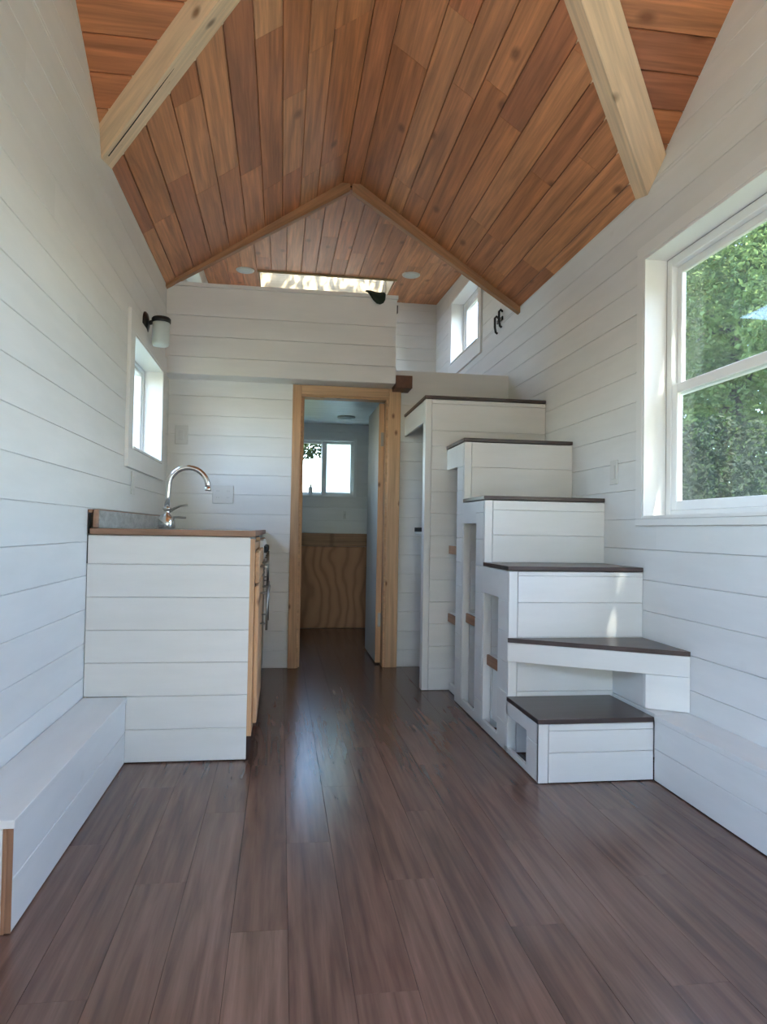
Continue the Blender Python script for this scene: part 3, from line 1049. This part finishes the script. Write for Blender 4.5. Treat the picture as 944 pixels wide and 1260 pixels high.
fx, fy = -0.605, 3.90
fc = thing('faucet', 'chrome gooseneck kitchen faucet with a side lever at the counter', 'faucet', (fx, fy, 0.957))
lathe('faucet_base', (fx, fy, 0.957), (0, 0, 1),
      [(.040, 0), (.046, .008), (.046, .03), (.041, .055), (.030, .074), (.018, .080), (.017, .10), (.023, .104), (.023, .113), (.015, .117)], M['chrome'], fc)
arc = [(fx, fy, 1.073), (fx + .002, fy, 1.13), (fx + .006, fy, 1.185)]
cxx, czz, ra = fx + .108, 1.185, .102
for k in range(1, 17):
    a = math.pi - math.pi * k / 16 * 1.02
    arc.append((cxx + ra * math.cos(a), fy, czz + ra * math.sin(a)))
tube('spout', arc, .0145, M['chrome'], fc, 14)
e = arc[-1]
lathe('spout_tip', (e[0], e[1], e[2] + .004), (0, 0, -1), [(.0155, 0), (.0175, .008), (.0175, .018), (.013, .019)], M['chrome'], fc, 16)
tube('lever', [(fx + .012, fy, 1.048), (fx + .04, fy - .005, 1.066), (fx + .07, fy - .01, 1.080), (fx + .11, fy - .015, 1.086)], .007, M['steel'], fc, 10,
     [.008, .007, .006, .005])
tube('side_lever', [(fx + .028, fy, 1.018), (fx + .06, fy, 1.019), (fx + .10, fy - .004, 1.017)], .006, M['steel'], fc, 10)

# ------------------------------------------------------------------ storage stairs
st = thing('storage_stairs', 'white boarded storage stairs with dark treads climbing to the loft', 'stairs', (1.3, 3.4, 0))
XS = 1.0


def riser(y, x0, x1, z0, z1, rows, post=0.042):
    planks('plank', (0, y, 0), (1, 0, 0), (0, 0, 1), (0, -1, 0), x0 + (post if post else 0), x1, rows, M['white'], st)
    if post:
        box('corner_strip', x0, x0 + post - .002, y, y + .016, z0, z1, M['white'], st)


def rowset(z0, z1, p=0.1345, off=0.0):
    r = [z0]
    k = 0
    while True:
        z = off + p * k
        k += 1
        if z > z1 - 0.03:
            break
        if z > z0 + 0.03:
            r.append(z)
    return r + [z1]


XW = XR - .002
riser(2.634, XS, 1.474, 0.003, 0.229, [0.003, 0.118, 0.203, 0.229])
riser(3.012, XS, XW, 0.003, 0.798, rowset(0.003, 0.484) + [0.507, 0.660, 0.778, 0.798])
riser(3.402, XS, XW, 0.003, 1.128, rowset(0.003, .82) + [0.955, 1.080, 1.128])
riser(3.812, XS, XW, 0.003, 1.468, rowset(0.003, 1.151) + [1.328, 1.468])
riser(4.232, 0.862, XW, 0.003, 1.778, rowset(0.003, 1.49) + [1.585, 1.752, 1.778], .040)


def sidep(y0, y1, z0, z1, rows=None):
    planks('side_plank', (XS, 0, 0), (0, 1, 0), (0, 0, 1), (-1, 0, 0), y0, y1, rows or rowset(z0, z1, off=-.01), M['white'], st)


# side face: stiles, headers, plinth
sidep(2.635, 2.77, 0.003, 0.229, [0.003, 0.148, 0.229])
sidep(2.77, 3.03, 0.168, 0.229, [0.168, 0.229])
sidep(2.77, 3.052, 0.003, 0.030, [0.003, 0.030])
sidep(3.03, 3.165, 0.003, 0.798)
sidep(3.165, 3.425, 0.668, 0.798, [0.668, 0.798])
sidep(3.165, 3.435, 0.003, 0.046, [0.003, 0.046])
sidep(3.425, 3.556, 0.003, 1.128)
sidep(3.556, 3.835, 1.012, 1.128, [1.012, 1.128])
sidep(3.556, 3.845, 0.003, 0.05, [0.003, 0.05])
sidep(3.835, 3.968, 0.003, 1.468)
sidep(3.968, 4.23, 1.342, 1.468, [1.342, 1.468])
box('plinth', 1.03, 1.05, 3.968, 4.22, 0.003, 0.05, M['white'], st)
# treads
TT = 0.019
box('tread', XS - .006, 1.474, 2.628, 3.010, 0.231, 0.231 + TT, M['tread'], st)
prism('tread', [(XS - .004, 3.010, .486), (XW, 3.010, .486), (XW, 2.630, .486)], (0, 0, TT), M['tread'], st, grain=(1, 0, 0))
box('tread', XS - .006, XW, 3.006, 3.401, 0.801, 0.801 + TT, M['tread'], st)
box('tread', XS - .006, XW, 3.396, 3.811, 1.131, 1.131 + TT, M['tread'], st)
box('tread', XS - .006, XW, 3.806, 4.231, 1.471, 1.471 + TT, M['tread'], st)
box('tread', 0.856, XW, 4.226, YW - .002, 1.781, 1.781 + TT, M['tread'], st)
# winder fascia board and its support box
fv = V((XW - XS, -0.380, 0))
fn = V((fv.y, -fv.x, 0)).normalized()
if fn.y > 0:
    fn = -fn
p0 = V((XS - .003, 3.008, 0.404)) + fn * 0.001
prism('winder_fascia', [p0, p0 + fv, p0 + fv + V((0, 0, .081)), p0 + V((0, 0, .081))], -fn * 0.016, M['white'], st, grain=fv)
prism('support_front', [(1.486, 2.718, .2625), (XW, 2.632, .2625), (XW, 2.650, .2625), (1.486, 2.736, .2625)], (0, 0, .1385), M['white'], st,
      grain=fv)
box('ledge', 1.482, XR - .002, 2.632, 3.0, 0.241, 0.260, M['white'], st)
box('support_side', 1.486, 1.500, 2.737, 3.010, 0.2625, 0.401, M['white'], st)
# shelves in the bays
for (y0, y1, z) in ((3.985, 4.228, .832), (3.985, 4.228, .420), (3.58, 3.808, .470), (3.19, 3.398, .315)):
    sh = box('shelf', XS + .03, XW, y0, y1, z + .008, z + .052, M['white'], st)
    box('shelf_edge', XS + .018, XS + .0295, y0, y1, z, z + .050, M['rawedge'], sh)
box('bay_panel', XS + .05, XS + .065, 3.24, 3.40, 0.05, 0.318, M['white'], st)
# closet in the tallest unit
box('corner_post', 0.862, 0.90, 4.249, 4.30, 0.003, 1.778, M['white'], st)
planks('side_plank', (0.862, 0, 0), (0, 1, 0), (0, 0, 1), (-1, 0, 0), 4.301, YW - .002, [1.642, 1.778], M['white'], st)
cs = box('closet_shelf', 0.90, XW, 4.301, 4.72, 0.948, 0.962, M['white'], st)
box('shelf_mat', 0.895, XW - .02, 4.31, 4.715, 0.963, 0.990, M['blackmat'], cs)

# beam end beside the parapet
be = box('trim_5', 0.764, 0.880, YP + .004, YW - .0005, 1.955, 2.042, M['darkbeam'])
tag(be, 'short dark brown beam end above the right door casing', 'beam', kind='structure')

# ------------------------------------------------------------------ fittings
def plate_back(name, label, x0, x1, z0, z1, kind):
    p = thing(name, label, 'outlet' if kind == 'outlet' else 'switch', ((x0 + x1) / 2, YW, z0))
    box('plate', x0, x1, YW - .009, YW - .0005, z0, z1, M['plastic'], p, .003)
    n_ = 2 if kind == 'outlet' else 1
    w_ = (x1 - x0) / n_
    for i in range(n_):
        c = x0 + w_ * (i + .5)
        if kind == 'outlet':
            for dz in (-.022, .022):
                rc = box('socket', c - .017, c + .017, YW - .0105, YW - .009, (z0 + z1) / 2 + dz - .014, (z0 + z1) / 2 + dz + .014, M['plastic'], p, .001)
                for q in (-.006, .006):
                    box('slot', c + q - .001, c + q + .001, YW - .0109, YW - .0104, (z0 + z1) / 2 + dz - .004, (z0 + z1) / 2 + dz + .006, M['plastic_line'], rc, 0)
        else:
            box('rocker', c - .016, c + .016, YW - .013, YW - .009, (z0 + z1) / 2 - .033, (z0 + z1) / 2 + .033, M['plastic'], p, .001)


plate_back('outlet_plate', 'wide white double outlet plate between faucet and doorway', -0.471, -0.331, 1.133, 1.258, 'outlet')
plate_back('switch_plate', 'white switch plate on the partition beside the small window', -0.731, -0.646, 1.533, 1.664, 'switch')
p = thing('switch_plate', 'white switch plate on the wall between stairs and large window', 'switch', (XR, 3.30, 1.21))
box('plate', XR - .006, XR - .0005, 3.262, 3.338, 1.215, 1.335, M['plastic'], p, .002)
box('rocker', XR - .009, XR - .006, 3.284, 3.316, 1.242, 1.308, M['plastic'], p, .001)
p = thing('switch_plate', 'white switch plate below the small window above the counter', 'switch', (XL, 3.87, 1.14))
box('plate', XL + .0005, XL + .006, 3.83, 3.91, 1.135, 1.255, M['plastic'], p, .002)
box('rocker', XL + .006, XL + .009, 3.854, 3.886, 1.162, 1.228, M['plastic'], p, .001)

# sconce
sy, sz = 4.08, 2.105
so = thing('wall_sconce', 'black wall sconce with a frosted glass shade above the small window', 'wall lamp', (XL, sy, sz))
lathe('backplate', (XL + .0005, sy, sz), (1, 0, 0), [(.062, 0), (.062, .008), (.050, .018), (.022, .026), (.001, .027)], M['black'], so, 28)
tube('arm', [(XL + .02, sy, sz), (XL + .035, sy, sz + .004), (XL + .055, sy, sz + .012)], .013, M['black'], so, 12)
lathe('shade_holder', (XL + .090, sy, sz + .040), (0, 0, -1), [(.02, 0), (.046, .006), (.052, .014), (.052, .034), (.049, .036)], M['black'], so, 28)
lathe('glass_shade', (XL + .090, sy, sz + .004), (0, 0, -1), [(.046, 0), (.047, .02), (.047, .115), (.043, .128), (.03, .131), (.001, .132)], M['shade'], so, 28)

# coat hook high on the right wall
hk = thing('coat_hook', 'black double coat hook on the board wall by the loft window', 'hook', (XR, 5.2, 2.55))
for (y, dz) in ((5.14, .0), (5.245, -.02)):
    tube('hook_arm', [(XR - .001, y, 2.64 + dz), (XR - .018, y, 2.655 + dz), (XR - .030, y, 2.64 + dz), (XR - .030, y, 2.57 + dz), (XR - .022, y, 2.53 + dz),
                      (XR - .008, y, 2.52 + dz)], .009, M['black'], hk, 10)
box('hook_bar', XR - .012, XR - .0005, 5.125, 5.26, 2.575, 2.605, M['black'], hk, .003)

# small black clip and green cloth on the loft edge
clp = box('latch', 0.7625, 0.7705, YP + .008, YP + .03, 2.475, 2.53, M['black'])
tag(clp, 'small black latch on the end of the loft parapet', 'latch')
pts = [(0.555, 2.650), (0.560, 2.664), (0.590, 2.662), (0.640, 2.652), (0.690, 2.655), (0.700, 2.640), (0.697, 2.60), (0.685, 2.578), (0.660, 2.566),
       (0.635, 2.572), (0.610, 2.595), (0.590, 2.622), (0.575, 2.644)]
vv, ff = [], []
pts = [(x * 0.9717, 0.97 + (z - 0.97) * 0.9717) for x, z in pts]
n = len(pts)
cxp, czp = 0.630, 2.571
for ring, (k, y) in enumerate(((1.0, YP - .0115), (0.86, YP - .025), (0.45, YP - .033))):
    for i, (x, z) in enumerate(pts):
        wob = .004 * math.sin(i * 2.1 + ring) * (ring > 0)
        vv.append((cxp + (x - cxp) * k, y + wob, czp + (z - czp) * k))
vv.append((cxp, YP - .034, czp))
for r in range(2):
    for i in range(n):
        ff.append([r * n + i, r * n + (i + 1) % n, (r + 1) * n + (i + 1) % n, (r + 1) * n + i])
for i in range(n):
    ff.append([2 * n + i, 2 * n + (i + 1) % n, 3 * n])
ff.append(list(range(n))[::-1])
gc = mesh_obj('cloth', vv, ff, M['green_cloth'], None, Matrix.Translation(V((cxp, YP - .012, 2.52))), smooth=True)
tag(gc, 'crumpled dark green cloth hung over the loft parapet', 'cloth')

# ceiling discs in the loft
for (x, y) in ((-0.385, 6.72), (1.165, 6.52)):
    z = loft_z(y)
    dsc = thing('ceiling_light', 'round white ceiling light in the loft ceiling by the ' + ('sink side end' if x < 0 else 'stair side end') + ' of the skylight',
                'ceiling light', (x, y, z - .016), 'round loft ceiling lights')
    lathe('rim', (x, y, z + .0005), (0, 0, -1), [(.085, 0), (.085, .008), (.078, .013), (.066, .013)], M['plastic'], dsc, 28)
    lathe('diffuser', (x, y, z - .008), (0, 0, -1), [(.066, 0), (.064, .007), (.001, .009)], M['shade'], dsc, 28)
# bathroom ceiling light
dsc = thing('ceiling_light', 'slim round light on the bathroom ceiling seen through the doorway', 'ceiling light', (0.62, 7.0, 2.08))
lathe('rim', (0.62, 7.0, 2.0899), (0, 0, -1), [(.09, 0), (.09, .01), (.08, .016), (.07, .016)], M['plastic'], dsc, 24)
lathe('diffuser', (0.62, 7.0, 2.078), (0, 0, -1), [(.07, 0), (.066, .007), (.001, .009)], M['shade'], dsc, 24)

# bottle on the bathroom window sill
bx_, by_, bz_ = 0.300, YB + .02, WIN_B[2] + .0225
bt = thing('bottle', 'small white squeeze bottle with a dark tip on the bathroom window sill', 'bottle', (bx_, by_, bz_))
lathe('bottle_body', (bx_, by_, bz_), (0, 0, 1), [(.020, 0), (.024, .004), (.024, .070), (.018, .082), (.010, .086)], M['plastic'], bt, 18)
lathe('bottle_tip', (bx_, by_, bz_ + .086), (0, 0, 1), [(.011, 0), (.010, .01), (.004, .035), (.002, .042)], M['blackmat'], bt, 14)
# hook on the bathroom wall
th = thing('towel_hook', 'small white hook on the bathroom wall above the pine rail', 'hook', (0.665, YB, 1.10))
box('hook_plate', 0.650, 0.680, YB - .008, YB - .0005, 1.08, 1.16, M['plastic'], th, .002)
tube('hook_arm', [(0.665, YB - .008, 1.13), (0.665, YB - .03, 1.12), (0.665, YB - .04, 1.10), (0.665, YB - .04, 1.115)], .005, M['plastic'], th, 8)


# ------------------------------------------------------------------ trees outside
def tree(name, label, base, blobs, nleaf, size, mat, group=None, trunk_r=0.12, limbs=True, seed=1):
    rnd = random.Random(seed)
    t = thing(name, label, 'tree', base, group)
    bx0, by0, bz0 = base
    top = blobs[0][0]
    pts = [V(base) + V((0, 0, -.05))]
    for k in range(1, 7):
        f = k / 6
        pts.append(V((bx0 + (top[0] - bx0) * f ** 1.5 + rnd.uniform(-.06, .06), by0 + (top[1] - by0) * f ** 1.5 + rnd.uniform(-.06, .06), bz0 + (top[2] - bz0) * f)))
    tr = tube('trunk', pts, trunk_r, M['bark'], t, 9, [trunk_r * (1 - .75 * k / 6) for k in range(7)])
    if limbs:
        for (c, r) in blobs:
            st_ = pts[rnd.choice((3, 4, 5))]
            tube('limb', [st_, st_.lerp(V(c), .5) + V((0, 0, -.1)), V(c)], .03, M['bark'], t, 6, [trunk_r * .35, trunk_r * .22, trunk_r * .1])
    verts, faces = [], []
    vol = [r[0] * r[1] * r[2] for c, r in blobs]
    tot = sum(vol)
    for (c, r), vl in zip(blobs, vol):
        for i in range(int(nleaf * vl / tot)):
            while True:
                d = V((rnd.uniform(-1, 1), rnd.uniform(-1, 1), rnd.uniform(-1, 1)))
                if 0.1 < d.length < 1:
                    break
            d = d * (d.length ** -0.35)
            if d.length > 1:
                d.normalize()
            p = V((c[0] + d.x * r[0], c[1] + d.y * r[1], c[2] + d.z * r[2]))
            ax = V((rnd.gauss(0, 1), rnd.gauss(0, 1), rnd.gauss(-.4, .7))).normalized()
            up = V((rnd.gauss(0, 1), rnd.gauss(0, 1), rnd.gauss(0, 1)))
            sd_ = ax.cross(up)
            if sd_.length < 1e-3:
                continue
            sd_.normalize()
            nn_ = ax.cross(sd_)
            l = size * rnd.uniform(.6, 1.3)
            wd = l * rnd.uniform(.22, .34)
            b = len(verts)
            verts += [p, p + ax * l * .5 + sd_ * wd + nn_ * wd * .3, p + ax * l, p + ax * l * .5 - sd_ * wd + nn_ * wd * .3]
            faces += [[b, b + 1, b + 2], [b, b + 2, b + 3]]
    me = bpy.data.meshes.new('foliage')
    c0 = V(blobs[0][0])
    me.from_pydata([tuple(v - c0) for v in verts], [], faces)
    me.materials.append(mat)
    o = bpy.data.objects.new('foliage', me)
    COL.objects.link(o)
    attach(o, t, Matrix.Translation(c0))
    o['kind'] = 'stuff'
    return t


GZ = -0.7
tree('shrub', 'leafy shrub with shade painted into its leaves just outside the lower sash of the large window', (3.6, 5.6, GZ),
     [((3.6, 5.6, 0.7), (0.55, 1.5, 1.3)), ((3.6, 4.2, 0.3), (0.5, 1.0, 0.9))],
     26000, .055, M['leaf_shaded'], None, trunk_r=.06, seed=4)
tree('tree', 'bright green leafy tree filling the upper sash of the large window', (6.0, 8.4, GZ),
     [((5.9, 8.6, 4.6), (1.2, 1.9, 1.7)), ((5.8, 9.2, 2.4), (1.1, 1.6, 1.2)), ((5.9, 6.6, 3.8), (1.1, 1.3, 1.6)), ((6.0, 10.6, 4.2), (1.1, 1.3, 2.2))],
     90000, .075, M['leaf'], None, trunk_r=.16, seed=3)
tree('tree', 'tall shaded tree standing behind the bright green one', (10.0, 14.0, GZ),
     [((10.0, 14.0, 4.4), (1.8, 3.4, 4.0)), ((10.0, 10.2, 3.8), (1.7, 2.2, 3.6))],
     30000, .18, M['leaf_shaded'], None, trunk_r=.25, seed=5)
tree('tree', 'leafy tree reaching over the roof above the skylight', (-2.6, 5.4, GZ),
     [((0.5, 5.9, 5.8), (2.1, 1.8, .6)), ((2.2, 4.6, 5.8), (0.9, 1.0, .6)), ((-1.6, 5.6, 5.4), (1.2, 1.2, .9))],
     16000, .11, M['leaf'], None, trunk_r=.13, seed=6)
tree('tree', 'unseen leafy tree added so its branches shade the large window', (3.2, -0.9, GZ),  # out of view, added to keep sun and sky off the window reveal
     [((2.5, 0.3, 5.3), (0.9, 2.0, .6)), ((2.9, -1.4, 4.6), (1.0, 1.2, .9)), ((3.0, 1.0, 2.3), (0.5, 0.9, 1.0))],
     14500, .11, M['leaf'], None, trunk_r=.11, seed=7)
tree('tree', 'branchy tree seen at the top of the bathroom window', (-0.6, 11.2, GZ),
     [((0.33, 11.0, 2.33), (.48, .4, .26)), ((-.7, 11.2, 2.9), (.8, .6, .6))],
     12000, .07, M['leaf_shaded'], None, trunk_r=.07, seed=8)
yard = ((-9.8, -13.0, 3.4, 'unseen sky blocking rounded tree added across the gravel yard, farthest round on the sink wall side'),
        (-4.1, -13.4, 4.0, 'unseen sky blocking rounded tree added across the gravel yard, second from the sink wall side'),
        (1.6, -13.2, 3.8, 'unseen sky blocking rounded tree added across the gravel yard, straight out from the glazed door'),
        (7.3, -13.0, 3.6, 'unseen sky blocking rounded tree added across the gravel yard, second from the stair wall side'),
        (13.2, -10.0, 3.8, 'unseen sky blocking rounded tree added across the gravel yard, farthest round on the stair wall side'))
for k, (x, y, h, lb) in enumerate(yard):  # unseen trees added to block low blue sky from the front door
    tree('tree', lb, (x, y, GZ), [((x, y, h), (2.4, 1.6, 3.6))], 7000, .30, M['leaf'], None, trunk_r=.2, limbs=False, seed=20 + k)
